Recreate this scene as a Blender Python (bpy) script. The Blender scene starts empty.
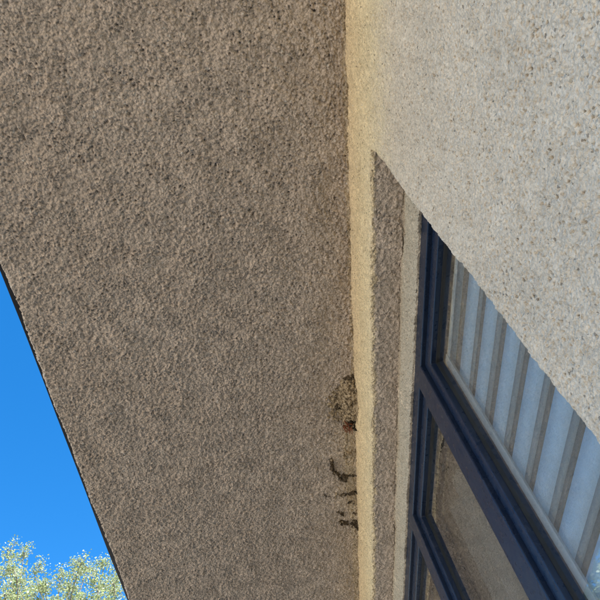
import bpy, bmesh, math, random
import numpy as np
from mathutils import Vector, Matrix, noise

# ------------------------------------------------------------------ camera, sky, sun, exposure
sc = bpy.context.scene
EYE = 1.6                                     # camera height; soffit hangs 1.4 m above it
FOC = 687.0                                   # focal length in pixels of the 600 px picture
AX = Vector((75, 941, FOC)).normalized()      # world axes seen from the camera (right, down, forward)
AZ = Vector((-184, -487, FOC)).normalized()
AY = AZ.cross(AX)
right = Vector((AX[0], AY[0], AZ[0])); down = Vector((AX[1], AY[1], AZ[1])); fwd = Vector((AX[2], AY[2], AZ[2]))
cam = bpy.data.cameras.new('camera')
cam.sensor_width = 36.0; cam.lens = FOC / 600 * 36; cam.clip_start = 0.02; cam.clip_end = 5000
cam_ob = bpy.data.objects.new('camera', cam); sc.collection.objects.link(cam_ob)
m = Matrix((right, -down, -fwd)).transposed().to_4x4(); m.translation = (0, 0, EYE)
cam_ob.matrix_world = m
sc.camera = cam_ob

SUN = Vector((-0.52, -0.44, 0.74)).normalized()         # towards the sun
world = bpy.data.worlds.new('World'); sc.world = world; world.use_nodes = True
wn = world.node_tree.nodes; wl = world.node_tree.links
sky = wn.new('ShaderNodeTexSky'); sky.sky_type = 'NISHITA'; sky.sun_disc = False
sky.sun_elevation = math.asin(SUN.z); sky.sun_rotation = math.atan2(SUN.x, SUN.y)
sky.air_density = 1.0; sky.dust_density = 0.3; sky.ozone_density = 3.0; sky.altitude = 300
hs = wn.new('ShaderNodeHueSaturation'); hs.inputs['Saturation'].default_value = 1.36
wl.new(sky.outputs[0], hs.inputs['Color']); wl.new(hs.outputs[0], wn['Background'].inputs[0])
wn['Background'].inputs[1].default_value = 0.108
sun = bpy.data.lights.new('sun', 'SUN'); sun.energy = 5.0; sun.angle = math.radians(0.53); sun.color = (1.0, 0.95, 0.87)
sun_ob = bpy.data.objects.new('sun', sun); sc.collection.objects.link(sun_ob)
sun_ob.location = SUN * 30
sun_ob.rotation_euler = SUN.to_track_quat('Z', 'Y').to_euler()
sc.view_settings.view_transform = 'Standard'; sc.view_settings.look = 'None'
sc.view_settings.gamma = 1.0; sc.view_settings.use_curve_mapping = False
sc.view_settings.exposure = 1.75
sc.render.engine = 'CYCLES'
sc.cycles.max_bounces = 6; sc.cycles.diffuse_bounces = 3; sc.cycles.glossy_bounces = 3
sc.cycles.use_adaptive_sampling = True; sc.cycles.adaptive_threshold = 0.008
sc.cycles.transparent_max_bounces = 16; sc.cycles.use_denoising = True
sc.cycles.sample_clamp_indirect = 6.0

# ------------------------------------------------------------------ helpers
COL = sc.collection
rng = np.random.default_rng(7)
random.seed(11)

def ray(u, v):
    p = Vector((u - 300, v - 300, FOC)); return Vector((AX @ p, AY @ p, AZ @ p))
def on_soffit(u, v):
    d = ray(u, v); return d * (1.4 / d.z)

def thing(name, loc, label, cat, group=None):
    o = bpy.data.objects.new(name, None); o.location = loc; o.empty_display_size = 0.2
    o['label'] = label; o['category'] = cat
    if group: o['group'] = group
    COL.objects.link(o); EMPTY[o.name] = Vector(loc)
    return o
EMPTY = {}
def put(name, me, mat, parent=None):
    o = bpy.data.objects.new(name, me)
    if mat is not None and not me.materials: me.materials.append(mat)
    COL.objects.link(o)
    if parent is not None:
        o.parent = parent
        if parent.name in EMPTY: o.matrix_parent_inverse = Matrix.Translation(-EMPTY[parent.name])
    return o
def tag(o, label, cat, group=None):
    o['label'] = label; o['category'] = cat
    if group: o['group'] = group
    return o

def from_np(name, V, Q, smooth=True):
    me = bpy.data.meshes.new(name)
    V = np.ascontiguousarray(V, dtype=np.float32); Q = np.ascontiguousarray(Q, dtype=np.int32)
    k = Q.shape[1]
    me.vertices.add(len(V)); me.vertices.foreach_set('co', V.ravel())
    me.loops.add(Q.size); me.loops.foreach_set('vertex_index', Q.ravel())
    me.polygons.add(len(Q)); me.polygons.foreach_set('loop_start', np.arange(0, Q.size, k, dtype=np.int32))
    me.polygons.foreach_set('use_smooth', np.full(len(Q), smooth))
    me.update(calc_edges=True); me.validate()
    return me
def grid_mesh(name, P, keep=None, flip=False):
    nu, nv = P.shape[:2]
    idx = np.arange(nu * nv).reshape(nu, nv)
    Q = np.stack([idx[:-1, :-1], idx[1:, :-1], idx[1:, 1:], idx[:-1, 1:]], -1)
    if keep is not None: Q = Q[keep]
    Q = Q.reshape(-1, 4)
    if flip: Q = Q[:, ::-1]
    V = P.reshape(-1, 3)
    if keep is not None:
        used = np.unique(Q); mp = np.zeros(len(V), int); mp[used] = np.arange(len(used)); V = V[used]; Q = mp[Q]
    return from_np(name, V, Q)

def add_box(bm, a, b):
    r = bmesh.ops.create_cube(bm, size=1.0)
    for v in r['verts']:
        v.co = Vector(((a[i] + b[i]) / 2 + v.co[i] * (b[i] - a[i]) for i in range(3)))
    return r['verts']
def box_mesh(name, *boxes, bevel=0.0, seg=2):
    bm = bmesh.new()
    for a, b in boxes: add_box(bm, a, b)
    if bevel:
        bmesh.ops.bevel(bm, geom=bm.edges[:], offset=bevel, segments=seg, affect='EDGES', profile=0.5)
    bmesh.ops.recalc_face_normals(bm, faces=bm.faces[:])
    me = bpy.data.meshes.new(name); bm.to_mesh(me); bm.free()
    if bevel:
        me.polygons.foreach_set('use_smooth', [False] * len(me.polygons))
    return me
def tube_arrays(pts, rad, n=6):
    pts = [Vector(p) for p in pts]; V = []; Q = []
    prev = None
    for i, p in enumerate(pts):
        t = (pts[min(i + 1, len(pts) - 1)] - pts[max(i - 1, 0)]).normalized()
        if prev is None:
            u = t.orthogonal().normalized()
        else:
            u = (prev - t * prev.dot(t)).normalized()
        prev = u; w = t.cross(u)
        for k in range(n):
            a = 2 * math.pi * k / n
            V.append(p + (u * math.cos(a) + w * math.sin(a)) * rad[i])
    for i in range(len(pts) - 1):
        for k in range(n):
            Q.append((i * n + k, i * n + (k + 1) % n, (i + 1) * n + (k + 1) % n, (i + 1) * n + k))
    return np.array([tuple(v) for v in V]), np.array(Q)
def tubes_mesh(name, lst, n=6):
    VV = []; QQ = []; o = 0
    for pts, rad in lst:
        V, Q = tube_arrays(pts, rad, n); VV.append(V); QQ.append(Q + o); o += len(V)
    return from_np(name, np.concatenate(VV), np.concatenate(QQ))

# ------------------------------------------------------------------ materials
def new_mat(name):
    mt = bpy.data.materials.new(name); mt.use_nodes = True
    nt = mt.node_tree; return mt, nt, nt.nodes['Principled BSDF']
class NB:
    def __init__(s, nt): s.nt = nt
    def n(s, t, **kw):
        nd = s.nt.nodes.new(t)
        for k, v in kw.items(): setattr(nd, k, v)
        return nd
    def set(s, sock, v):
        if hasattr(v, 'is_output'): s.nt.links.new(v, sock)
        else: sock.default_value = v
    def noise(s, vec, scale, detail=2.0, rough=0.5):
        nd = s.n('ShaderNodeTexNoise'); s.set(nd.inputs['Vector'], vec)
        nd.inputs['Scale'].default_value = scale; nd.inputs['Detail'].default_value = detail; nd.inputs['Roughness'].default_value = rough
        return nd.outputs['Fac']
    def voro(s, vec, scale, out='Color', feature='F1'):
        nd = s.n('ShaderNodeTexVoronoi', feature=feature); s.set(nd.inputs['Vector'], vec); nd.inputs['Scale'].default_value = scale
        return nd.outputs[out]
    def ramp(s, fac, lo, hi, a=0.0, b=1.0, smooth=False):
        nd = s.n('ShaderNodeMapRange'); nd.interpolation_type = 'SMOOTHSTEP' if smooth else 'LINEAR'
        s.set(nd.inputs['Value'], fac)
        for k, v in zip(('From Min', 'From Max', 'To Min', 'To Max'), (lo, hi, a, b)): s.set(nd.inputs[k], v)
        return nd.outputs['Result']
    def math(s, op, a, b=0.0):
        nd = s.n('ShaderNodeMath', operation=op); s.set(nd.inputs[0], a); s.set(nd.inputs[1], b); return nd.outputs[0]
    def mix(s, fac, a, b, blend='MIX'):
        nd = s.n('ShaderNodeMix', data_type='RGBA', blend_type=blend)
        s.set(nd.inputs[0], fac); s.set(nd.inputs[6], a); s.set(nd.inputs[7], b); return nd.outputs[2]
    def bump(s, h, strength, dist):
        nd = s.n('ShaderNodeBump'); s.set(nd.inputs['Height'], h); nd.inputs['Strength'].default_value = strength; nd.inputs['Distance'].default_value = dist
        return nd.outputs['Normal']
def c4(r, g, b): return (r, g, b, 1.0)

SOFFIT_RGB = (.62, .52, .42); ZL_ = 1.235 + EYE
def plaster(name, base, beige=None, contrast=1.0, cell=210, dotr=(.14, .42), dots=.7, dfrac=.80, gscale=170, gdist=.0045):
    """coarse mineral render: grains of differing tint, dark dots painting pit shade, sparse white grains, faint blotches"""
    mt, nt, bs = new_mat(name); b = NB(nt)
    g = b.n('ShaderNodeNewGeometry'); pos = g.outputs['Position']
    sep = b.n('ShaderNodeSeparateXYZ'); nt.links.new(pos, sep.inputs[0])
    wp = pos
    grain = b.n('ShaderNodeSeparateColor'); nt.links.new(b.voro(wp, cell), grain.inputs[0])
    col = base
    if beige:
        col = beige(b, sep, pos, base)
    val = b.ramp(grain.outputs[0], 0, 1, 1 - 0.22 * contrast, 1 + 0.22 * contrast)
    val = b.math('MULTIPLY', val, b.ramp(b.noise(pos, 9, 4), 0.3, 0.7, 0.93, 1.06))
    val = b.math('MULTIPLY', val, b.ramp(b.noise(pos, 60, 2), 0.3, 0.7, 1 - .09 * contrast, 1 + .09 * contrast))
    vv = b.n('ShaderNodeCombineColor'); [nt.links.new(val, vv.inputs[k]) for k in range(3)]
    col = b.mix(1.0, col, vv.outputs[0], 'MULTIPLY')
    # small pale mineral grains, and dark dots painting in the shade of pits
    vd = b.n('ShaderNodeTexVoronoi'); nt.links.new(pos, vd.inputs['Vector']); vd.inputs['Scale'].default_value = 125
    gr2 = b.n('ShaderNodeSeparateColor'); nt.links.new(vd.outputs['Color'], gr2.inputs[0])
    rad = b.math('ADD', b.ramp(gr2.outputs[1], 0, 1, *dotr), b.ramp(b.noise(pos, 330, 2), .3, .7, -.16, .16))
    dot = b.math('GREATER_THAN', rad, vd.outputs['Distance'])
    col = b.mix(b.math('MULTIPLY', b.math('MULTIPLY', dot, b.math('GREATER_THAN', gr2.outputs[0], dfrac)), dots), col, c4(.085, .07, .055))
    col = b.mix(b.math('MULTIPLY', b.math('MULTIPLY', dot, b.math('LESS_THAN', gr2.outputs[0], .16)), .65), col, c4(.75, .71, .63))
    nt.links.new(col, bs.inputs['Base Color'])
    bs.inputs['Roughness'].default_value = 0.95; bs.inputs['Specular IOR Level'].default_value = 0.15
    vb = b.n('ShaderNodeTexVoronoi', feature='F1'); nt.links.new(pos, vb.inputs['Vector']); vb.inputs['Scale'].default_value = gscale
    hh = b.math('ADD', b.math('MULTIPLY', b.math('MULTIPLY', vb.outputs['Distance'], vb.outputs['Distance']), -1.1), b.math('MULTIPLY', b.noise(pos, 330, 2, 0.7), .55))
    nt.links.new(b.bump(hh, 1.0, gdist), bs.inputs['Normal'])
    return mt

def beige_wall(b, sep, pos, base):
    # unpainted yellowish base-coat left along the top of the wall, under the soffit
    z = sep.outputs[2]; y = sep.outputs[1]
    n1 = b.ramp(b.noise(pos, 22, 4), 0, 1, -.045, .045)
    n2 = b.ramp(b.noise(pos, 190, 2), 0.2, .8, -.06, .06)
    zz = b.math('ADD', z, b.math('ADD', n1, n2))
    f = b.ramp(zz, EYE + 1.07, EYE + 1.26, 0, 1, True)
    y = b.math('ADD', y, b.ramp(b.noise(pos, 45, 4, .65), .25, .75, -.009, .009))
    f = b.math('MULTIPLY', f, b.ramp(y, -.392, -.384, 0, 1))
    bg = b.mix(b.ramp(b.noise(pos, 70, 3), .35, .7), c4(.84, .685, .44), c4(.72, .585, .38))
    un = b.math('MULTIPLY', b.math('MULTIPLY', b.ramp(y, -.384, -.392, 0, 1), b.math('GREATER_THAN', sep.outputs[1], -.4465)), b.math('GREATER_THAN', z, ZL_ - .012))
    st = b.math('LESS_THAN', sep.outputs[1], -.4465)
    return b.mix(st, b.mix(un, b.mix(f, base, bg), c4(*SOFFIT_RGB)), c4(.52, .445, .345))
def beige_soffit(b, sep, pos, base):
    # smears of the same base-coat on the soffit, right in the corner and around the nest
    x = sep.outputs[0]; y = sep.outputs[1]
    yy = b.math('ADD', y, b.ramp(b.noise(pos, 30, 4), 0, 1, -.012, .012))
    w = b.math('MULTIPLY', b.ramp(x, 1.35, 1.55, 0, 1, True), b.ramp(x, 1.75, 2.1, 1, .45, True))
    edge = b.math('ADD', -.368, b.math('MULTIPLY', w, .028))
    f = b.math('LESS_THAN', yy, edge)
    wide = b.math('MULTIPLY', b.ramp(yy, -.36, -.27, 1, 0, True), w)
    f = b.math('MAXIMUM', b.math('MULTIPLY', f, .75), b.math('MULTIPLY', wide, .35))
    blot = b.ramp(b.noise(pos, 4.5, 3), .35, .65, 0, 1, True)
    base2 = b.mix(blot, base, tuple([base[0] * .93, base[1] * .92, base[2] * .91, 1]))
    return b.mix(f, base2, c4(.62, .51, .35))

M_soffit = plaster('plaster_soffit', c4(*SOFFIT_RGB), beige_soffit, 1.0, 260, (.06, .36), .55, .80, 165, .0046)
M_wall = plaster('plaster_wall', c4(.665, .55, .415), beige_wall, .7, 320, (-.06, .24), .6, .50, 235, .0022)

def simple(name, col, rough=.5, metal=0.0, spec=.5, noise_amt=.1, scale=40.0, bump=0.0, bscale=300.0):
    mt, nt, bs = new_mat(name); b = NB(nt)
    tc = b.n('ShaderNodeNewGeometry'); pos = tc.outputs['Position']
    lo = c4(*[c * (1 - noise_amt) for c in col]); hi = c4(*[min(1, c * (1 + noise_amt)) for c in col])
    nt.links.new(b.mix(b.ramp(b.noise(pos, scale, 4), .3, .7), lo, hi), bs.inputs['Base Color'])
    bs.inputs['Roughness'].default_value = rough; bs.inputs['Metallic'].default_value = metal; bs.inputs['Specular IOR Level'].default_value = spec
    if bump: nt.links.new(b.bump(b.noise(pos, bscale, 3), bump, .002), bs.inputs['Normal'])
    return mt
def frame_paint():
    mt, nt, bs = new_mat('navy_window_paint'); b = NB(nt)
    pos = b.n('ShaderNodeNewGeometry').outputs['Position']
    dust = b.math('MULTIPLY', b.ramp(b.noise(pos, 35, 3, .6), .45, .8), .04)
    spk = b.math('MULTIPLY', b.math('LESS_THAN', b.voro(pos, 260, 'Distance'), .12), b.math('GREATER_THAN', b.noise(pos, 40, 2), .55))
    col = b.mix(dust, c4(.009, .018, .041), c4(.25, .24, .22))
    col = b.mix(b.math('MULTIPLY', spk, .35), col, c4(.5, .5, .5))
    nt.links.new(col, bs.inputs['Base Color'])
    nt.links.new(b.ramp(b.noise(pos, 60, 4), .3, .7, .24, .36), bs.inputs['Roughness'])
    bs.inputs['Specular IOR Level'].default_value = .45
    nt.links.new(b.bump(b.noise(pos, 900, 2), .08, .0005), bs.inputs['Normal'])
    return mt
def glass_mat():
    mt = bpy.data.materials.new('window_glass'); mt.use_nodes = True; nt = mt.node_tree; b = NB(nt)
    nt.nodes.remove(nt.nodes['Principled BSDF']); out = nt.nodes['Material Output']
    ge = b.n('ShaderNodeNewGeometry'); pos = ge.outputs['Position']
    dp = b.n('ShaderNodeVectorMath', operation='DOT_PRODUCT'); nt.links.new(ge.outputs['Normal'], dp.inputs[0]); nt.links.new(ge.outputs['Incoming'], dp.inputs[1])
    c1 = b.math('SUBTRACT', 1.0, b.math('ABSOLUTE', dp.outputs['Value']))
    fres = b.math('ADD', .05, b.math('MULTIPLY', b.math('POWER', c1, 5.0), .95))
    tr = b.n('ShaderNodeBsdfTransparent'); tr.inputs[0].default_value = c4(.98, .985, .985)
    gl = b.n('ShaderNodeBsdfGlossy'); gl.inputs['Roughness'].default_value = .004; gl.inputs['Color'].default_value = c4(1, 1, 1)
    df = b.n('ShaderNodeBsdfDiffuse'); df.inputs['Color'].default_value = c4(.5, .47, .42)
    mx = b.n('ShaderNodeMixShader'); nt.links.new(fres, mx.inputs[0]); nt.links.new(tr.outputs[0], mx.inputs[1]); nt.links.new(gl.outputs[0], mx.inputs[2])
    film = b.math('ADD', .006, b.math('MULTIPLY', b.ramp(b.noise(pos, 14, 3, .6), .5, .8), .03))   # thin dust film
    m2 = b.n('ShaderNodeMixShader'); nt.links.new(film, m2.inputs[0]); nt.links.new(mx.outputs[0], m2.inputs[1]); nt.links.new(df.outputs[0], m2.inputs[2])
    nt.links.new(m2.outputs[0], out.inputs[0])
    return mt
def fabric(name, col, rib=0.0, transp=0.0, transl=.25):
    mt = bpy.data.materials.new(name); mt.use_nodes = True; nt = mt.node_tree; b = NB(nt)
    nt.nodes.remove(nt.nodes['Principled BSDF']); out = nt.nodes['Material Output']
    pos = b.n('ShaderNodeNewGeometry').outputs['Position']
    sep = b.n('ShaderNodeSeparateXYZ'); nt.links.new(pos, sep.inputs[0])
    v = b.ramp(b.noise(pos, 45, 5, .65), .3, .7, .93, 1.05)
    if rib:
        wv = b.math('SINE', b.math('MULTIPLY', sep.outputs[0], 2 * math.pi / .0042))
        v = b.math('MULTIPLY', v, b.ramp(wv, -1, 1, 1 - rib, 1 + rib))
    cc = b.n('ShaderNodeCombineColor'); [nt.links.new(v, cc.inputs[k]) for k in range(3)]
    colr = b.mix(1.0, c4(*col), cc.outputs[0], 'MULTIPLY')
    d = b.n('ShaderNodeBsdfDiffuse'); nt.links.new(colr, d.inputs[0])
    t = b.n('ShaderNodeBsdfTranslucent'); nt.links.new(colr, t.inputs[0])
    mx = b.n('ShaderNodeMixShader'); mx.inputs[0].default_value = transl
    nt.links.new(d.outputs[0], mx.inputs[1]); nt.links.new(t.outputs[0], mx.inputs[2])
    last = mx
    if transp:
        tp = b.n('ShaderNodeBsdfTransparent'); m2 = b.n('ShaderNodeMixShader'); m2.inputs[0].default_value = transp
        nt.links.new(mx.outputs[0], m2.inputs[1]); nt.links.new(tp.outputs[0], m2.inputs[2]); last = m2
    nt.links.new(last.outputs[0], out.inputs[0])
    return mt
def mud(name, a, bcol):
    mt, nt, bs = new_mat(name); b = NB(nt)
    pos = b.n('ShaderNodeNewGeometry').outputs['Position']
    g = b.n('ShaderNodeSeparateColor'); nt.links.new(b.voro(pos, 190), g.inputs[0])
    col = b.mix(g.outputs[0], c4(*a), c4(*bcol))
    col = b.mix(b.math('MULTIPLY', b.math('GREATER_THAN', g.outputs[1], .9), .6), col, c4(.6, .5, .36))
    nt.links.new(col, bs.inputs['Base Color']); bs.inputs['Roughness'].default_value = .95; bs.inputs['Specular IOR Level'].default_value = .1
    nt.links.new(b.bump(b.noise(pos, 500, 4), .7, .002), bs.inputs['Normal'])
    return mt

M_paint = frame_paint()
M_glass = glass_mat()
M_gasket = simple('rubber_gasket', (.014, .014, .014), .7, noise_amt=.2)
M_flash = simple('dark_metal_flashing', (.015, .014, .014), .45, .0, noise_amt=.3)
M_fab = fabric('blind_fabric', (.56, .76, .92))
M_sheer = fabric('blind_sheer_mesh', (.25, .27, .27), rib=.15, transp=.22)
M_sheer2 = fabric('blind_sheer_over_fabric', (.35, .42, .45), rib=.06, transp=.08)
M_rail = simple('pale_blind_rail', (.55, .62, .66), .45, noise_amt=.05)
M_curtain = fabric('curtain_linen', (.33, .31, .27), rib=.05)
M_room = simple('room_paint', (.35, .33, .30), .9)
M_roof = simple('roof_sheet', (.07, .06, .055), .6)
M_mud = mud('dry_nest_mud', (.15, .115, .072), (.58, .46, .30))
M_mud_dark = mud('dark_mud', (.055, .043, .030), (.15, .115, .075))
M_hole = mud('nest_hollow_shade', (.022, .018, .014), (.06, .048, .035))  # near-black colour, paints the shade inside the nest cavity
M_straw = simple('rusty_straw', (.23, .085, .04), .8, noise_amt=.4, scale=200)
M_sill = simple('sill_metal', (.03, .04, .07), .4)

# ------------------------------------------------------------------ setting
def ground():
    mt, nt, bs = new_mat('pale_gravel_ground'); b = NB(nt)
    pos = b.n('ShaderNodeNewGeometry').outputs['Position']
    col = b.mix(b.ramp(b.noise(pos, .6, 5), .35, .65), c4(.42, .350, .265), c4(.36, .30, .225))
    col = b.mix(b.ramp(b.noise(pos, 55, 3), .3, .7), col, c4(.30, .265, .215))
    nt.links.new(col, bs.inputs['Base Color']); bs.inputs['Roughness'].default_value = .95
    nt.links.new(b.bump(b.noise(pos, 90, 3), .5, .01), bs.inputs['Normal'])
    c = np.array(sorted(set([-1500, -600, -200, -80, -40] + list(range(-24, 25, 4)) + [40, 80, 200, 600, 1500])), float)
    P = np.zeros((len(c), len(c), 3)); P[..., 0] = c[:, None]; P[..., 1] = c[None, :]
    o = put('ground', grid_mesh('ground', P), mt); o['kind'] = 'structure'
ground()

# ------------------------------------------------------------------ render noise (periodic tile, metres)
TS = 0.0015; NX, NY = 2048, 1024
fx = np.fft.fftfreq(NX, TS)[:, None]; fy = np.fft.rfftfreq(NY, TS)[None, :]
FR = np.sqrt(fx ** 2 + fy ** 2); FR[0, 0] = 1e-6
def band(lam, width=.45):
    S = np.fft.rfft2(rng.standard_normal((NX, NY)))
    S *= np.exp(-(np.log(FR * lam) / width) ** 2)
    n = np.fft.irfft2(S, s=(NX, NY)); return (n / n.std()).astype(np.float32)
a1, a2, a3, a4, a5 = band(.0078), band(.0046), band(.022, .6), band(.16, .6), band(.012, .35)
ridge = np.tanh(a1 * .9) * .8 + a2 * .45
def pebbles(spacing, r0, r1, proud):
    n = int(NX * NY * TS * TS / spacing ** 2); px = rng.uniform(0, NX, n); py = rng.uniform(0, NY, n)
    rd = rng.uniform(r0, r1, n) / TS; hg = rng.uniform(.35, 1, n) * proud; T = np.zeros((NX, NY), np.float32)
    k = int(math.ceil(r1 / TS)); ix = np.floor(px).astype(int); iy = np.floor(py).astype(int)
    for dx in range(-k, k + 2):
        for dy in range(-k, k + 2):
            q = 1 - ((ix + dx - px) ** 2 + (iy + dy - py) ** 2) / rd ** 2
            np.maximum.at(T, ((ix + dx) % NX, (iy + dy) % NY), (np.sqrt(np.clip(q, 0, 1)) * hg).astype(np.float32))
    return T
amp = 1 + .30 * np.clip(band(.09, .7), -1.6, 1.6)
S = np.fft.rfft2(rng.standard_normal((NX, NY))); S *= np.exp(-(np.log(np.sqrt((fx * 2.2 + fy * 1.0) ** 2 * 4 + (fy * 1.0 - fx * .3) ** 2 * .12 + 1e-6) * .03) / .6) ** 2)
trowel = np.fft.irfft2(S, s=(NX, NY)); trowel = (trowel / trowel.std()).astype(np.float32)
T_soffit = pebbles(.0085, .0030, .0062, .0024) * np.clip(amp, .4, 2) + .0013 * ridge * amp + .0010 * a3 + .0016 * a4 + .00018 * trowel - .0055 * np.clip(a5 - 1.45, 0, 1.2) * np.clip(amp, .6, 1.6)
a1, a2, a3, a4, a5 = band(.0075), band(.0042), band(.03, .6), band(.2, .6), band(.0080, .3)
amp = 1 + .3 * np.clip(band(.07, .7), -1.5, 1.5)
T_wall = pebbles(.0075, .0022, .0042, .0011) * amp + .0010 * (np.tanh(a1) * .8 + a2 * .5) * amp + .0007 * a3 + .0008 * a4 - .0085 * np.clip(a5 - 1.45, 0, 1.0)
def samp(T, u, v):
    iu = np.mod(u / TS, NX); iv = np.mod(v / TS, NY)
    i0 = np.floor(iu).astype(int) % NX; j0 = np.floor(iv).astype(int) % NY
    du = iu - np.floor(iu); dv = iv - np.floor(iv); i1 = (i0 + 1) % NX; j1 = (j0 + 1) % NY
    return (T[i0, j0] * (1 - du) * (1 - dv) + T[i1, j0] * du * (1 - dv) + T[i0, j1] * (1 - du) * dv + T[i1, j1] * du * dv)
def spaced(segs):
    """segs: (from, to, step0, step1) -> coordinates with smoothly changing step"""
    out = []
    for a, b, s0, s1 in segs:
        n = max(1, int(round(abs(b - a) / ((s0 + s1) / 2))))
        t = np.linspace(0, 1, n, endpoint=False)
        w = s0 * t + (s1 - s0) * t * t / 2; w = w / (s0 + (s1 - s0) / 2)
        out.append(a + (b - a) * w)
    out.append(np.array([segs[-1][1]])); return np.concatenate(out)

# ------------------------------------------------------------------ the house
YW, YR, YF = -.376, -.449, -.454          # wall face, plaster above the window, window frame face
ZS, ZL, ZP = 1.4 + EYE, 1.235 + EYE, 1.139 + EYE   # soffit, underside of lintel, top edge of visible frame
XE = .572                                  # corner of the wall at the window opening
XF = 3.30                                  # far side of the opening
Z0 = .86                                   # bottom of the opening
house = thing('house', (1.0, -2.2, 0), 'house with rough brown plastered eaves, grey plaster wall and navy window', 'house')

def groove(X, Y, pts, w, d):
    h = np.zeros_like(X)
    P = [on_soffit(*p) for p in pts]
    best = np.full(X.shape, 9.0)
    for a, b in zip(P[:-1], P[1:]):
        ax, ay, bx, by = a.x, a.y, b.x, b.y
        L = (bx - ax) ** 2 + (by - ay) ** 2
        t = np.clip(((X - ax) * (bx - ax) + (Y - ay) * (by - ay)) / L, 0, 1)
        best = np.minimum(best, np.hypot(X - ax - t * (bx - ax), Y - ay - t * (by - ay)))
    return d * np.exp(-(best / w) ** 2)
def build_soffit():
    xs = spaced([(-3, 0, .08, .012), (0, .22, .012, .0018), (.22, 1.2, .0016, .0018), (1.2, 2.6, .0018, .0026), (2.6, 3.2, .003, .02), (3.2, 6, .02, .1)])
    ys = spaced([(-.40, .424, .00175, .00175)])
    X, Y = np.meshgrid(xs, ys, indexing='ij')
    fade = np.clip((X + .3) / .5, .25, 1) * np.clip((3.4 - X) / .6, .25, 1)
    H = samp(T_soffit, X + .4, Y + .7) * fade
    for pts, w, d in [([(118, 280), (116, 292), (108, 308), (101, 322)], .0035, .0022),
                      ([(240, 222), (205, 238), (182, 252)], .004, .0014),
                      ([(236, 330), (262, 318), (285, 300)], .004, .0016),
                      ([(347, 430), (348, 440), (346, 447), (347, 458)], .0022, .0045),
                      ([(195, 478), (215, 470), (232, 466)], .004, .0012)]:
        H -= groove(X, Y, pts, w, d)
    pr = np.random.default_rng(3)
    spots = [(321, 101, .006), (96, 91, .006), (128, 130, .005), (168, 218, .005), (237, 262, .005), (60, 60, .006), (205, 20, .006), (292, 250, .004)]
    spots += [(u, v, pr.uniform(.003, .005)) for u, v in zip(pr.uniform(5, 345, 75), pr.uniform(5, 595, 75))]
    for u, v, rad in spots:
        c = on_soffit(u, v); i0, i1 = np.searchsorted(xs, [c.x - .03, c.x + .03]); j0, j1 = np.searchsorted(ys, [c.y - .03, c.y + .03])
        xx, yy = X[i0:i1, j0:j1], Y[i0:i1, j0:j1]; e_ = pr.uniform(.6, 1.0); an = pr.uniform(0, 3)
        d2 = ((xx - c.x) * math.cos(an) + (yy - c.y) * math.sin(an)) ** 2 + (((yy - c.y) * math.cos(an) - (xx - c.x) * math.sin(an)) / e_) ** 2
        H[i0:i1, j0:j1] -= rad * 1.5 * np.exp(-(d2 / rad ** 2)) * (1 if pr.random() > .25 else -.6)
    # uneven outer edge: rounded and chipped
    e = .4275 + .0028 * np.sin(X * 9.1) * np.sin(X * 3.7 + 1) + .5 * samp(T_soffit, X + .9, X * 0 + .3)
    t = np.clip((Y - .405) / .019, 0, 1)
    Yn = np.where(Y > .405, .405 + (e - .405) * t, Y)
    Zr = np.where(t > .75, ((t - .75) / .25) ** 2 * .010, 0)
    P = np.stack([X, Yn, ZS - H + Zr], -1)
    return grid_mesh('soffit', P, flip=True)
soffit = put('soffit', build_soffit(), M_soffit, house)
soffit['label'] = 'rough brown plastered underside of the eaves'
# dark sheet-metal drip edge projecting past the soffit
def drip_edge():
    bm = bmesh.new()
    xs = np.linspace(-3, 6, 60)
    prof = [(.412, .006), (.4335, .0045), (.4350, .012), (.4350, .16), (.412, .16)]
    rows = []
    for x in xs:
        wob = .0010 * math.sin(x * 4.1) + .0006 * math.sin(x * 11)
        rows.append([bm.verts.new((x, y + wob, ZS + z + .0008 * math.sin(x * 6 + 1))) for y, z in prof])
    for a, b in zip(rows[:-1], rows[1:]):
        for k in range(len(prof) - 1): bm.faces.new((a[k], b[k], b[k + 1], a[k + 1]))
    bmesh.ops.recalc_face_normals(bm, faces=bm.faces[:])
    me = bpy.data.meshes.new('drip_edge'); bm.to_mesh(me); bm.free(); return me
o = put('drip_edge', drip_edge(), M_flash, soffit); o['label'] = 'thin black metal edge along the eaves'
put('roof', box_mesh('roof', ((-3.0, -5.2, ZS + .03), (6.0, .409, ZS + .17))), M_roof, house)

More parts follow.
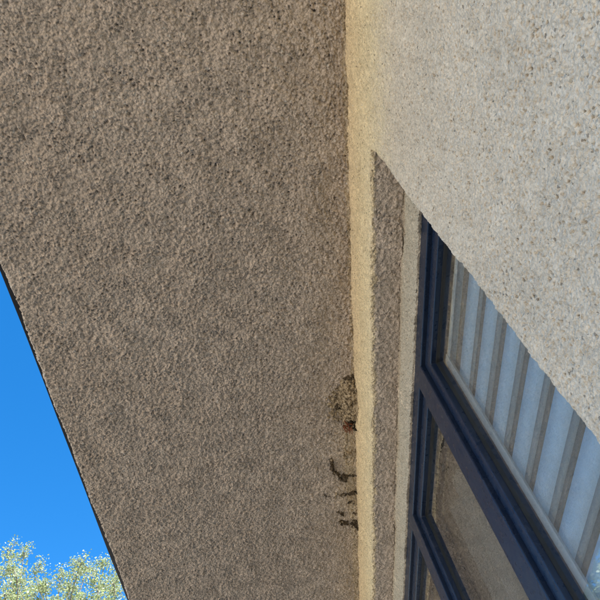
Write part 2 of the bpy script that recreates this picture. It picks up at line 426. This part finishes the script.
def build_pier():
    # front face of the wall up to the window corner, turning into the jamb
    u1 = spaced([(-3, -.3, .1, .01), (-.3, .05, .01, .0016), (.05, XE - .012, .00135, .00135)])
    zs = spaced([(0, 1.5, .12, .02), (1.5, 1.9, .02, .0022), (1.9, 2.4, .0016, .0015), (2.4, ZS + .012, .0015, .0018)])
    arc = np.linspace(0, 1, 13); jam = np.linspace(.006, .085, 22)
    nu = len(u1) + len(arc) - 1 + len(jam)
    U = np.zeros((nu, len(zs))); X = np.zeros_like(U); Y = np.zeros_like(U); NXn = np.zeros_like(U); NYn = np.zeros_like(U)
    r = .012 * np.clip((ZL - zs) / .02, .02, 1)
    wob = .0010 * np.sin(zs * 23 + 1.3) * np.sin(zs * 9) + .0006 * np.sin(zs * 61)
    xe = XE + wob * np.clip((ZL - zs) / .02, 0, 1)
    for i, u in enumerate(u1):
        t = (u - u1[0]) / (u1[-1] - u1[0])
        X[i] = u + (t ** 40) * (xe - r - u1[-1]); Y[i] = YW; NYn[i] = 1; U[i] = u
    k = len(u1)
    for a in arc[1:]:
        th = a * math.pi / 2
        X[k] = xe - r + r * math.sin(th); Y[k] = YW - r + r * math.cos(th); NXn[k] = math.sin(th); NYn[k] = math.cos(th)
        U[k] = u1[-1] + a * .019; k += 1
    for j in jam:
        X[k] = xe; Y[k] = YW - r - j; NXn[k] = 1; U[k] = u1[-1] + .019 + j; k += 1
    Z = np.broadcast_to(zs[None, :], U.shape)
    U = np.where(U <= u1[-1] + 1e-6, X, U); U = np.where(Z > ZL + .004, np.minimum(X, XE), U)
    H = samp(T_wall, U + 1.0, Z) * np.clip((U + .5) / .5, .3, 1) * np.clip((Z - 1.3) / .5, .3, 1)
    # dents along the arris
    cor = np.exp(-((U - u1[-1] - .01) / .012) ** 2)
    H -= cor * .0025 * np.clip(samp(a3 / 2 + a4 / 3, Z * 1.0, Z * 0 + .5), 0, 1) * np.clip((ZL - Z) / .02, 0, 1)
    H *= 1 - .5 * np.exp(-((U - XE) / .010) ** 2) * (Z < ZL)
    P = np.stack([X + NXn * H, Y + NYn * H, Z + 0 * H], -1)
    return grid_mesh('wall', P, flip=False)
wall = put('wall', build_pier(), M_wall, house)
wall['label'] = 'pale grey coarse plaster wall beside the window'

def build_lintel():
    # wall face over the window, round the lower edge, along its underside, down to the frame
    r = .007
    prof = []
    for z in np.arange(ZS + .012, ZL + r, -.0020): prof.append((YW, z, 1, 0))
    for a in np.linspace(0, 1, 7): prof.append((YW - r + r * math.cos(a * math.pi / 2), ZL + r - r * math.sin(a * math.pi / 2), math.cos(a * math.pi / 2), -math.sin(a * math.pi / 2)))
    for y in np.arange(YW - r - .002, YR, -.0020): prof.append((y, ZL, 0, -1))
    for z in np.arange(ZL, ZP, -.0022): prof.append((YR, z, 1, 0))
    prof.append((YR, ZP, .7, -.7)); prof.append((YR - .003, ZP - .0005, 0, -1)); prof.append((YR - .02, ZP, 0, -1))
    prof = np.array(prof)
    seg = np.r_[0, np.cumsum(np.hypot(np.diff(prof[:, 0]), np.diff(prof[:, 1])))]
    xs = spaced([(XE, 1.2, .0019, .0019), (1.2, 2.6, .0019, .0028), (2.6, 3.2, .004, .02), (3.2, 6, .03, .1)])
    X = np.broadcast_to(xs[:, None], (len(xs), len(prof)))
    V = (ZS + .012) - seg
    und = prof[:, 3] < -.5; amp = np.ones(len(prof))
    amp = np.where((prof[:, 0] < YR + .001), 1.2, amp)
    amp[-2:] = 0
    VV = np.broadcast_to(V[None, :], X.shape)
    H = np.where(und[None, :], samp(T_soffit, X + .2, VV), samp(T_wall, X + 1.0, VV)) * amp[None, :]
    wav = .0025 * np.sin(X * 7 + .4) * np.sin(X * 2.3) + .002 * samp(a4, X, X * 0 + .9)
    down_ = np.clip((ZS - prof[:, 1]) / (ZS - ZL), 0, 1) * (prof[:, 1] > ZL - .001)
    P = np.stack([X, prof[None, :, 0] + prof[None, :, 2] * H, prof[None, :, 1] + prof[None, :, 3] * H + wav * down_[None, :]], -1)
    return grid_mesh('lintel', P, flip=True)
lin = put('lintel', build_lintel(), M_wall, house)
lin['label'] = 'strip of yellowish plaster over the window, under the soffit'

put('wall', box_mesh('wall_far', ((XF, YW - .30, 0), (6.0, YW, ZL - .002))), M_wall, house)
put('wall', box_mesh('wall_sill', ((XE + .001, YW - .30, 0), (XF - .001, YW, Z0 - .03))), M_wall, house)
put('wall', box_mesh('wall_back', ((-3.0, -5.1, 0), (6.0, -4.9, ZS + .02))), M_wall, house)
put('wall', box_mesh('wall_side', ((-3.0, -4.89, 0), (-2.8, YW - .02, ZS + .02))), M_wall, house)
put('wall', box_mesh('wall_side', ((5.8, -4.89, 0), (5.98, YW - .31, ZS + .02))), M_wall, house)
# inside of the room behind the glass
put('room_lining', box_mesh('room_lining', ((-2.7, -4.8, ZS - .12), (5.7, YW - .16, ZS - .05)), ((-2.7, -4.85, .02), (5.7, -4.75, ZS - .13)), ((-2.7, -4.7, .02), (5.7, YW - .31, .08)), ((-2.7, YW - .16, .1), (XE - .02, YW - .10, ZS - .13))), M_room, house)
put('lintel_beam', box_mesh('lintel_beam', ((XE, YW - .30, ZP + .03), (5.7, YR - .03, ZS + .02))), M_room, house)

# ------------------------------------------------------------------ window: frame > mullions, sashes, panes
PITCH = .545; M1 = 1.062; MW = .068
mull = [M1 + k * PITCH for k in range(4)]
head_z = 1.105 + EYE
win = put('window', box_mesh('window', ((XE + .004, YF - .075, head_z), (XF - .004, YF, ZP + .02)),
          ((XE + .004, YF - .075, Z0 + .001), (XE + .045, YF - .0005, head_z - .001)), ((XF - .045, YF - .075, Z0 + .001), (XF - .004, YF - .0005, head_z - .001)),
          ((XE + .046, YF - .075, Z0), (XF - .046, YF - .0005, Z0 + .06)), bevel=.0024), M_paint, house)
win['label'] = 'long navy blue window with narrow upright lights'
for x in mull:
    o = put('mullion', box_mesh('mullion', ((x, YF - .075, Z0 + .058), (x + MW, YF + .0004, head_z + .004)), bevel=.0024), M_paint, win)
put('sill', box_mesh('sill', ((XE + .002, YF - .02, Z0 - .025), (XF - .002, YW + .03, Z0 - .003)), bevel=.002), M_sill, win)
SY, GY = -.4635, -.479
lights = [(XE + .045, mull[0])] + [(mull[k] + MW, mull[k + 1]) for k in range(3)] + [(mull[3] + MW, XF - .045)]
SW = .033
def ring(name, x0, x1, z0, z1, w, y0, y1, bev):
    bm = bmesh.new()
    out = [(x0, z0), (x1, z0), (x1, z1), (x0, z1)]; inn = [(x0 + w, z0 + w), (x1 - w, z0 + w), (x1 - w, z1 - w), (x0 + w, z1 - w)]
    def vs(pts, y): return [bm.verts.new((x, y, z)) for x, z in pts]
    of, inf, ob, inb = vs(out, y1), vs(inn, y1), vs(out, y0), vs(inn, y0)
    for k in range(4):
        j = (k + 1) % 4
        bm.faces.new((of[k], of[j], inf[j], inf[k])); bm.faces.new((ob[j], ob[k], inb[k], inb[j]))
        bm.faces.new((inf[k], inf[j], inb[j], inb[k])); bm.faces.new((of[j], of[k], ob[k], ob[j]))
    bmesh.ops.recalc_face_normals(bm, faces=bm.faces[:])
    if bev: bmesh.ops.bevel(bm, geom=bm.edges[:], offset=bev, segments=2, affect='EDGES', profile=.5)
    me = bpy.data.meshes.new(name); bm.to_mesh(me); bm.free(); return me
for k, (x0, x1) in enumerate(lights):
    zb, zt = Z0 + .06, head_z
    put('sash', ring('sash', x0 + .0005, x1 - .0005, zb + .0005, zt - .0005, SW, SY - .045, SY, .0022), M_paint, win)
    put('gasket', ring('gasket', x0 + SW - .001, x1 - SW + .001, zb + SW - .001, zt - SW + .001, .0045, GY - .004, GY + .0035, 0), M_gasket, win)
    put('pane', box_mesh('pane', ((x0 + SW - .004, GY - .0005, zb + SW - .004), (x1 - SW + .004, GY, zt - SW + .004))), M_glass, win)
    put('pane', box_mesh('pane', ((x0 + SW - .004, GY - .0145, zb + SW - .004), (x1 - SW + .004, GY - .014, zt - SW + .004))), M_glass, win)

# ------------------------------------------------------------------ blind behind the first pane
bx0, bx1 = lights[0][0] + SW + .004, 1.006
YB = -.502
blind = thing('zebra_blind', (bx0, YB, Z0 + .1), 'pale blue blind with grey see-through stripes behind the nearest pane', 'blind')
def sheet(name, x0, x1, z0, z1, y, bow=.0):
    n = 9
    V = []; Q = []
    for j, zz in enumerate((z0, z1)):
        for i in range(n):
            t = i / (n - 1); V.append((x0 + (x1 - x0) * t, y - bow * math.sin(math.pi * t), EYE + zz))
    for i in range(n - 1): Q.append((i, i + 1, n + i + 1, n + i))
    V2 = [(a, b - .0006, c) for a, b, c in V]; L = len(V)
    Q2 = [tuple(L + k for k in q[::-1]) for q in Q]
    Q3 = [(i + 1, i, L + i, L + i + 1) for i in range(n - 1)] + [(n + i, n + i + 1, L + n + i + 1, L + n + i) for i in range(n - 1)]
    Q3 += [(0, n, L + n, L), (n - 1, L + n - 1, L + 2 * n - 1, 2 * n - 1)]
    return from_np(name, V + V2, Q + Q2 + Q3)
put('headrail', box_mesh('headrail', ((bx0, YB - .022, EYE + 1.056), (bx1 + .002, YB + .002, EYE + 1.070)), bevel=.001), M_rail, blind)
tops = [1.056]; gaps = [(1.056, 1.005), (.957, .928), (.881, .845), (.797, .763), (.714, .682), (.630, .596), (.545, .513)]
z = .513
while z > -.55:
    z -= .0505; g0 = z; z -= .0325; gaps.append((g0, z))
for (g0, g1), (n0, _) in zip(gaps[:-1], gaps[1:]):
    zm = g1 + (g0 - g1) * (.45 if g0 > .5 else .5)
    put('sheer_stripe', sheet('sheer_stripe', bx0, bx1, g1, zm, YB), M_sheer, blind); put('sheer_stripe', sheet('sheer_stripe', bx0, bx1, zm, g0, YB), M_sheer2, blind)
    put('fabric_stripe', sheet('fabric_stripe', bx0, bx1, n0, g1, YB), M_fab, blind)
put('side_rail', box_mesh('side_rail', ((1.006, YB - .012, Z0 + .1), (1.0315, YB + .005, EYE + 1.070)), bevel=.001), M_rail, blind)
put('side_rail', box_mesh('side_rail', ((bx0 - .012, YB - .012, Z0 + .1), (bx0, YB + .005, EYE + 1.070)), bevel=.001), M_rail, blind)
put('bottom_rail', box_mesh('bottom_rail', ((bx0 + .001, YB - .016, Z0 + .1), (bx1 - .001, YB + .003, EYE + gaps[-1][0] - .04)), bevel=.001), M_rail, blind)

# curtain behind the other lights
def curtain(name, x0, x1, y, label, seed):
    r = random.Random(seed)
    xs = np.arange(x0, x1, .006); zs = np.linspace(.14, EYE + 1.150, 30)
    X, Z = np.meshgrid(xs, zs, indexing='ij')
    ph = [r.uniform(0, 6) for _ in range(4)]
    hang = .6 + .4 * (EYE + 1.15 - Z) / 2.4
    Y = y + hang * (.022 * np.sin(X * 62 + ph[0] + .8 * np.sin(X * 9 + ph[1])) + .010 * np.sin(X * 121 + ph[2]))
    c = thing(name, ((x0 + x1) / 2, y, .14), label, 'curtain')
    put('fabric', grid_mesh('fabric', np.stack([X, Y, Z], -1)), M_curtain, c)
    put('rod', tubes_mesh('rod', [([(x0 - .05, y, EYE + 1.156), (x1 + .05, y, EYE + 1.156)], [.01, .01])], 10), M_rail, c)
curtain('curtain', 1.12, 3.2, -.552, 'beige curtain hanging behind the two panes farther along the window', 3)

# ------------------------------------------------------------------ mud nest remains and traces
def mud_patch(name, spheres, mat, parent=None, rough=.0016, res=.0011, hole=None):
    """mound of mud pellets stuck to the soffit: spheres = (x, y, radius, height)"""
    xs_ = [s[0] for s in spheres]; ys_ = [s[1] for s in spheres]; rm = max(s[2] for s in spheres) + .004
    gx = np.arange(min(xs_) - rm, max(xs_) + rm, res); gy = np.arange(max(min(ys_) - rm, YW - .002), max(ys_) + rm, res)
    X, Y = np.meshgrid(gx, gy, indexing='ij'); H = np.full(X.shape, -.004)
    wx = X + samp(a3, X * 2, Y * 2) * .0012; wy = Y + samp(a3, X * 2 + .7, Y * 2 + .3) * .0012
    for sx, sy, r, h in spheres:
        q = 1 - ((wx - sx) ** 2 + (wy - sy) ** 2) / r ** 2
        H = np.maximum(H, np.where(q > 0, h - .6 * r + r * 1.3 * np.sqrt(np.clip(q, 0, 1)), -.004))
    H = H + (samp(a1, X, Y) * rough * .6 + samp(a2, X, Y) * rough * .5) * (H > -.003)
    if hole is not None:
        for hx, hy, r, d in hole: H = H - d * np.exp(-(((X - hx) ** 2 + (Y - hy) ** 2) / r ** 2) ** 2)
    inside = H > -.003
    keep = inside[:-1, :-1] | inside[1:, :-1] | inside[1:, 1:] | inside[:-1, 1:]
    return put(name, grid_mesh(name, np.stack([X, Y, ZS + .001 - H], -1), keep=keep, flip=True), mat, parent)
def crop(ox, oy, s): return lambda x, y: on_soffit(ox + x / s, oy + y / s)
c7 = crop(320, 360, 7.5); c6 = crop(320, 440, 6.0)

poly = [(160, 150), (230, 125), (275, 135), (296, 180), (303, 290), (298, 380), (303, 500), (250, 490), (215, 510), (185, 470), (155, 390), (132, 310), (142, 210)]
def inside_poly(x, y):
    c = False; n = len(poly)
    for i in range(n):
        (x1, y1), (x2, y2) = poly[i], poly[(i + 1) % n]
        if (y1 > y) != (y2 > y) and x < (x2 - x1) * (y - y1) / (y2 - y1) + x1: c = not c
    return c
rr = random.Random(5); sph = []
while len(sph) < 520:
    x, y = rr.uniform(120, 310), rr.uniform(120, 515)
    if not inside_poly(x, y): continue
    dc = math.hypot((x - 240) / 95, (y - 300) / 210)
    p = c7(x, y); sph.append((p.x, p.y, rr.uniform(.003, .0062), rr.uniform(.0, .009) + .030 * max(0, 1 - dc) + (.010 if x > 255 else 0)))
for _ in range(150):                                     # loose smear on the left
    x, y = rr.gauss(118, 26), rr.gauss(335, 55); p = c7(x, y); sph.append((p.x, p.y, rr.uniform(.0022, .0048), rr.uniform(.001, .0045)))
base = on_soffit(345, 400)
nest = thing('nest_remains', (base.x, base.y, ZS), 'crumbled tan mud nest remains stuck in the corner under the eaves', 'nest')
h1 = c7(238, 445); h2 = c7(215, 440); h3 = c7(282, 410)
mud_patch('mud_crust', sph, M_mud, nest, hole=[(h1.x, h1.y, .014, .03)])
def spheres_along(fn, pts, n, r0, r1, h, jit, seed):
    r = random.Random(seed); out = []
    for k in range(n):
        t = r.random() * (len(pts) - 1); i = min(int(t), len(pts) - 2); f = t - i
        x = pts[i][0] * (1 - f) + pts[i + 1][0] * f + r.gauss(0, jit); y = pts[i][1] * (1 - f) + pts[i + 1][1] * f + r.gauss(0, jit)
        p = fn(x, y); out.append((p.x, p.y, r.uniform(r0, r1), h * r.uniform(.5, 1.2)))
    return out
mud_patch('hollow_shade', spheres_along(c7, [(205, 430), (240, 470), (285, 480), (285, 420), (240, 400)], 46, .004, .008, .016, 11, 3), M_hole, nest, rough=.003)  # near-black lumps that paint in the cavity's shade
mud_patch('dark_rim', spheres_along(c7, [(180, 140), (235, 118), (272, 128)], 26, .003, .006, .009, 6, 4), M_mud_dark, nest, rough=.0025); mud_patch('dark_rim', spheres_along(c7, [(300, 180), (306, 300), (304, 400), (312, 520)], 60, .002, .005, .012, 4, 5), M_mud_dark, nest, rough=.0025)
mud_patch('dark_rim', spheres_along(c7, [(110, 330), (140, 345)], 14, .003, .006, .007, 9, 6), M_mud_dark, nest, rough=.0025)
sl = []
for k in range(15):
    a = c7(rr.uniform(160, 225), rr.uniform(395, 480)); b_ = c7(rr.gauss(212, 16), rr.gauss(500, 28)); mid = (a + b_) / 2
    z0 = ZS - rr.uniform(.006, .02)
    sl.append(([(a.x, a.y, z0), (mid.x + rr.uniform(-.004, .004), mid.y + rr.uniform(-.004, .004), z0 - rr.uniform(-.002, .006)), (b_.x, b_.y, ZS - rr.uniform(.002, .012))], [.0016, .0019, .0008]))
o = put('straw', tubes_mesh('straw', sl, 5), M_straw, nest); o['label'] = 'rust brown straws hanging from the nest'

G = 'mud traces left on the soffit'
def trace(label, sp, mat=None):
    o = mud_patch('mud_trace', sp, mat or M_mud_dark, rough=.0022); tag(o, label, 'mud', G); return o
trace('small olive mud crumbs directly below the crumbled nest', spheres_along(c6, [(140, 88), (160, 74), (180, 68), (225, 64)], 33, 0.0016, 0.0036, 0.0060, 5, 11), M_mud)
trace('bent dark mud ridge with a thick lower end, farthest from the wall', spheres_along(c6, [(66, 118), (72, 170), (98, 198), (125, 225), (150, 232)], 61, 0.0018, 0.0038, 0.0094, 4, 12)
      + spheres_along(c6, [(130, 220), (155, 222)], 21, 0.0030, 0.0056, 0.0116, 6, 13))
trace('faint short mud line running to the wall beside the bent ridge', spheres_along(c6, [(175, 212), (230, 212)], 21, 0.0016, 0.0031, 0.0046, 4, 14))
trace('thin dark mud arc curling round at the wall', spheres_along(c6, [(105, 325), (150, 323), (190, 315), (222, 306), (236, 318), (234, 338)], 64, 0.0016, 0.0034, 0.0083, 3, 15))
trace('pale mud crumb at the outer end of the thin arc', spheres_along(c6, [(96, 312), (92, 335)], 12, 0.0022, 0.0038, 0.0070, 3, 16), M_mud)
trace('few dark mud specks away from the wall, above the oblong smear', spheres_along(c6, [(105, 433), (140, 443)], 12, 0.0016, 0.0031, 0.0060, 4, 17))
trace('few dark mud specks at the wall, just above the last thick blob', spheres_along(c6, [(178, 430), (232, 440)], 12, 0.0016, 0.0031, 0.0046, 5, 18))
trace('thick dark mud blob touching the wall, last of the traces', spheres_along(c6, [(205, 490), (240, 505)], 40, 0.0030, 0.0063, 0.0128, 9, 19))
trace('oblong dark mud smear beside the last thick blob', spheres_along(c6, [(122, 490), (168, 497)], 30, 0.0022, 0.0043, 0.0083, 4, 20))

trace('tiny dark mud crumb on the wall side between arc and specks', spheres_along(c6, [(165, 372), (205, 366)], 14, 0.0016, 0.0030, 0.0050, 4, 21))
trace('single dark mud crumb beside the outer end of the arc, toward the eaves', spheres_along(c6, [(20, 330), (62, 336)], 12, 0.0012, 0.0022, 0.0037, 3, 22))
# ------------------------------------------------------------------ tree beyond the eaves
def leaf_mat():
    mt = bpy.data.materials.new('pale_leaf'); mt.use_nodes = True; nt = mt.node_tree; b = NB(nt)
    nt.nodes.remove(nt.nodes['Principled BSDF']); out = nt.nodes['Material Output']
    g = b.n('ShaderNodeNewGeometry'); rnd = g.outputs['Random Per Island']
    col = b.mix(rnd, c4(.24, .29, .11), c4(.40, .44, .25))
    col = b.mix(b.math('GREATER_THAN', rnd, .80), col, c4(.46, .50, .36))
    d = b.n('ShaderNodeBsdfDiffuse'); t = b.n('ShaderNodeBsdfTranslucent'); gl = b.n('ShaderNodeBsdfGlossy'); gl.inputs['Roughness'].default_value = .4
    nt.links.new(col, d.inputs[0]); nt.links.new(col, t.inputs[0])
    mx = b.n('ShaderNodeMixShader'); mx.inputs[0].default_value = .35; nt.links.new(d.outputs[0], mx.inputs[1]); nt.links.new(t.outputs[0], mx.inputs[2])
    m2 = b.n('ShaderNodeMixShader'); m2.inputs[0].default_value = .0; nt.links.new(mx.outputs[0], m2.inputs[1]); nt.links.new(gl.outputs[0], m2.inputs[2])
    nt.links.new(m2.outputs[0], out.inputs[0]); return mt
M_leaf = leaf_mat()
M_bark = simple('grey_bark', (.16, .13, .10), .9, noise_amt=.4, scale=12, bump=.6, bscale=25)
def tree():
    r = random.Random(23)
    D = 15.5
    def at(u, v, dist):
        d = ray(u, v); h = math.hypot(d.x, d.y); return d * (dist / h) + Vector((0, 0, EYE))
    tops = [at(8, 548, D), at(24, 553, D + .3), at(14, 570, D - .4), at(34, 572, D + .8), at(60, 577, D), at(78, 562, D + .2), at(88, 568, D + .6), at(104, 566, D - .3), at(118, 566, D + .4),
            at(150, 556, D), at(185, 548, D + .7), at(-25, 560, D + .2), at(-60, 590, D - .6), at(230, 570, D), at(95, 580, D - .8), at(45, 590, D - 1), at(112, 590, D)]
    mid = at(80, 560, D); bx, by = mid.x + .3, mid.y + .2
    base = Vector((bx, by, 0)); H = mid.z
    t = thing('leafy_tree', base, 'tall pale leafy tree against the blue sky beyond the eaves', 'tree')
    tubes = []; tips = []
    def limb(p0, p1, r0, r1, n=6, bend=.5):
        pts = []; rad = []; side = Vector((r.gauss(0, 1), r.gauss(0, 1), r.gauss(0, .4))) * bend
        for i in range(n + 1):
            f = i / n; pts.append(p0.lerp(p1, f) + side * math.sin(math.pi * f) * .25 + Vector((r.gauss(0, .02), r.gauss(0, .02), 0)) * (1 if 0 < i < n else 0)); rad.append(r0 + (r1 - r0) * f)
        tubes.append((pts, rad)); return pts
    trunk = limb(base, base + Vector((-.2, .1, H * .62)), .24, .12, 12, .6)
    goals = list(tops)
    for k in range(100):                       # rest of the crown, unseen, widened outward to screen sky from the glass
        a = r.uniform(0, 2 * math.pi); zz = r.uniform(.42, .93) * H; R = 4.4 * math.sqrt(max(.05, 1 - ((zz - .66 * H) / (.36 * H)) ** 2)) * r.uniform(.55, 1)
        goals.append(Vector((bx + math.cos(a) * R * .8, by + 1.4 + math.sin(a) * R, zz)))
    for g in goals:
        s = trunk[min(12, max(4, int(12 * min(1, (g.z / H * .95 - .28) / .62 + .1))))]
        if s.z > g.z - .5: s = trunk[5]
        pts = limb(s, g, .055, .008, 7, .9)
        for i in range(2, 8):
            for q in range(2 if i < 5 else 3):
                d = Vector((r.gauss(0, 1), r.gauss(0, 1), r.gauss(.25, .7))).normalized()
                e = pts[i] + d * r.uniform(.25, .75) * (1.0 if i < 6 else .55)
                limb(pts[i], e, .009, .003, 3, .25); tips.append((pts[i], e))
        tips.append((pts[-2], pts[-1]))
    put('trunk', tubes_mesh('trunk', tubes[:1], 12), M_bark, t)
    put('branches', tubes_mesh('branches', tubes[1:], 5), M_bark, t)
    V = []; Q = []
    for a, e in tips:
        n = r.randint(64, 96)
        for _ in range(n):
            f = r.uniform(.25, 1.08); c = a.lerp(e, f) + Vector((r.gauss(0, .075), r.gauss(0, .075), r.gauss(0, .07)))
            ax = Vector((r.gauss(0, 1), r.gauss(0, 1), r.gauss(-.3, .7))).normalized(); up = ax.orthogonal().normalized(); up.rotate(Matrix.Rotation(r.uniform(0, 6.28), 3, ax)); s2 = ax.cross(up)
            L = r.uniform(.024, .048); L *= 1.7 if c.z < .8 * H else 1.0; W = L * r.uniform(.45, .65); k = len(V)  # low leaves enlarged to close off the sky mirrored in the pane
            V += [tuple(c), tuple(c + ax * L * .55 + s2 * W + up * W * .35), tuple(c + ax * L * 1.25), tuple(c + ax * L * .55 - s2 * W + up * W * .35)]
            Q.append((k, k + 1, k + 2, k + 3))
    put('crown', from_np('crown', V, Q, False), M_leaf, t)
tree()
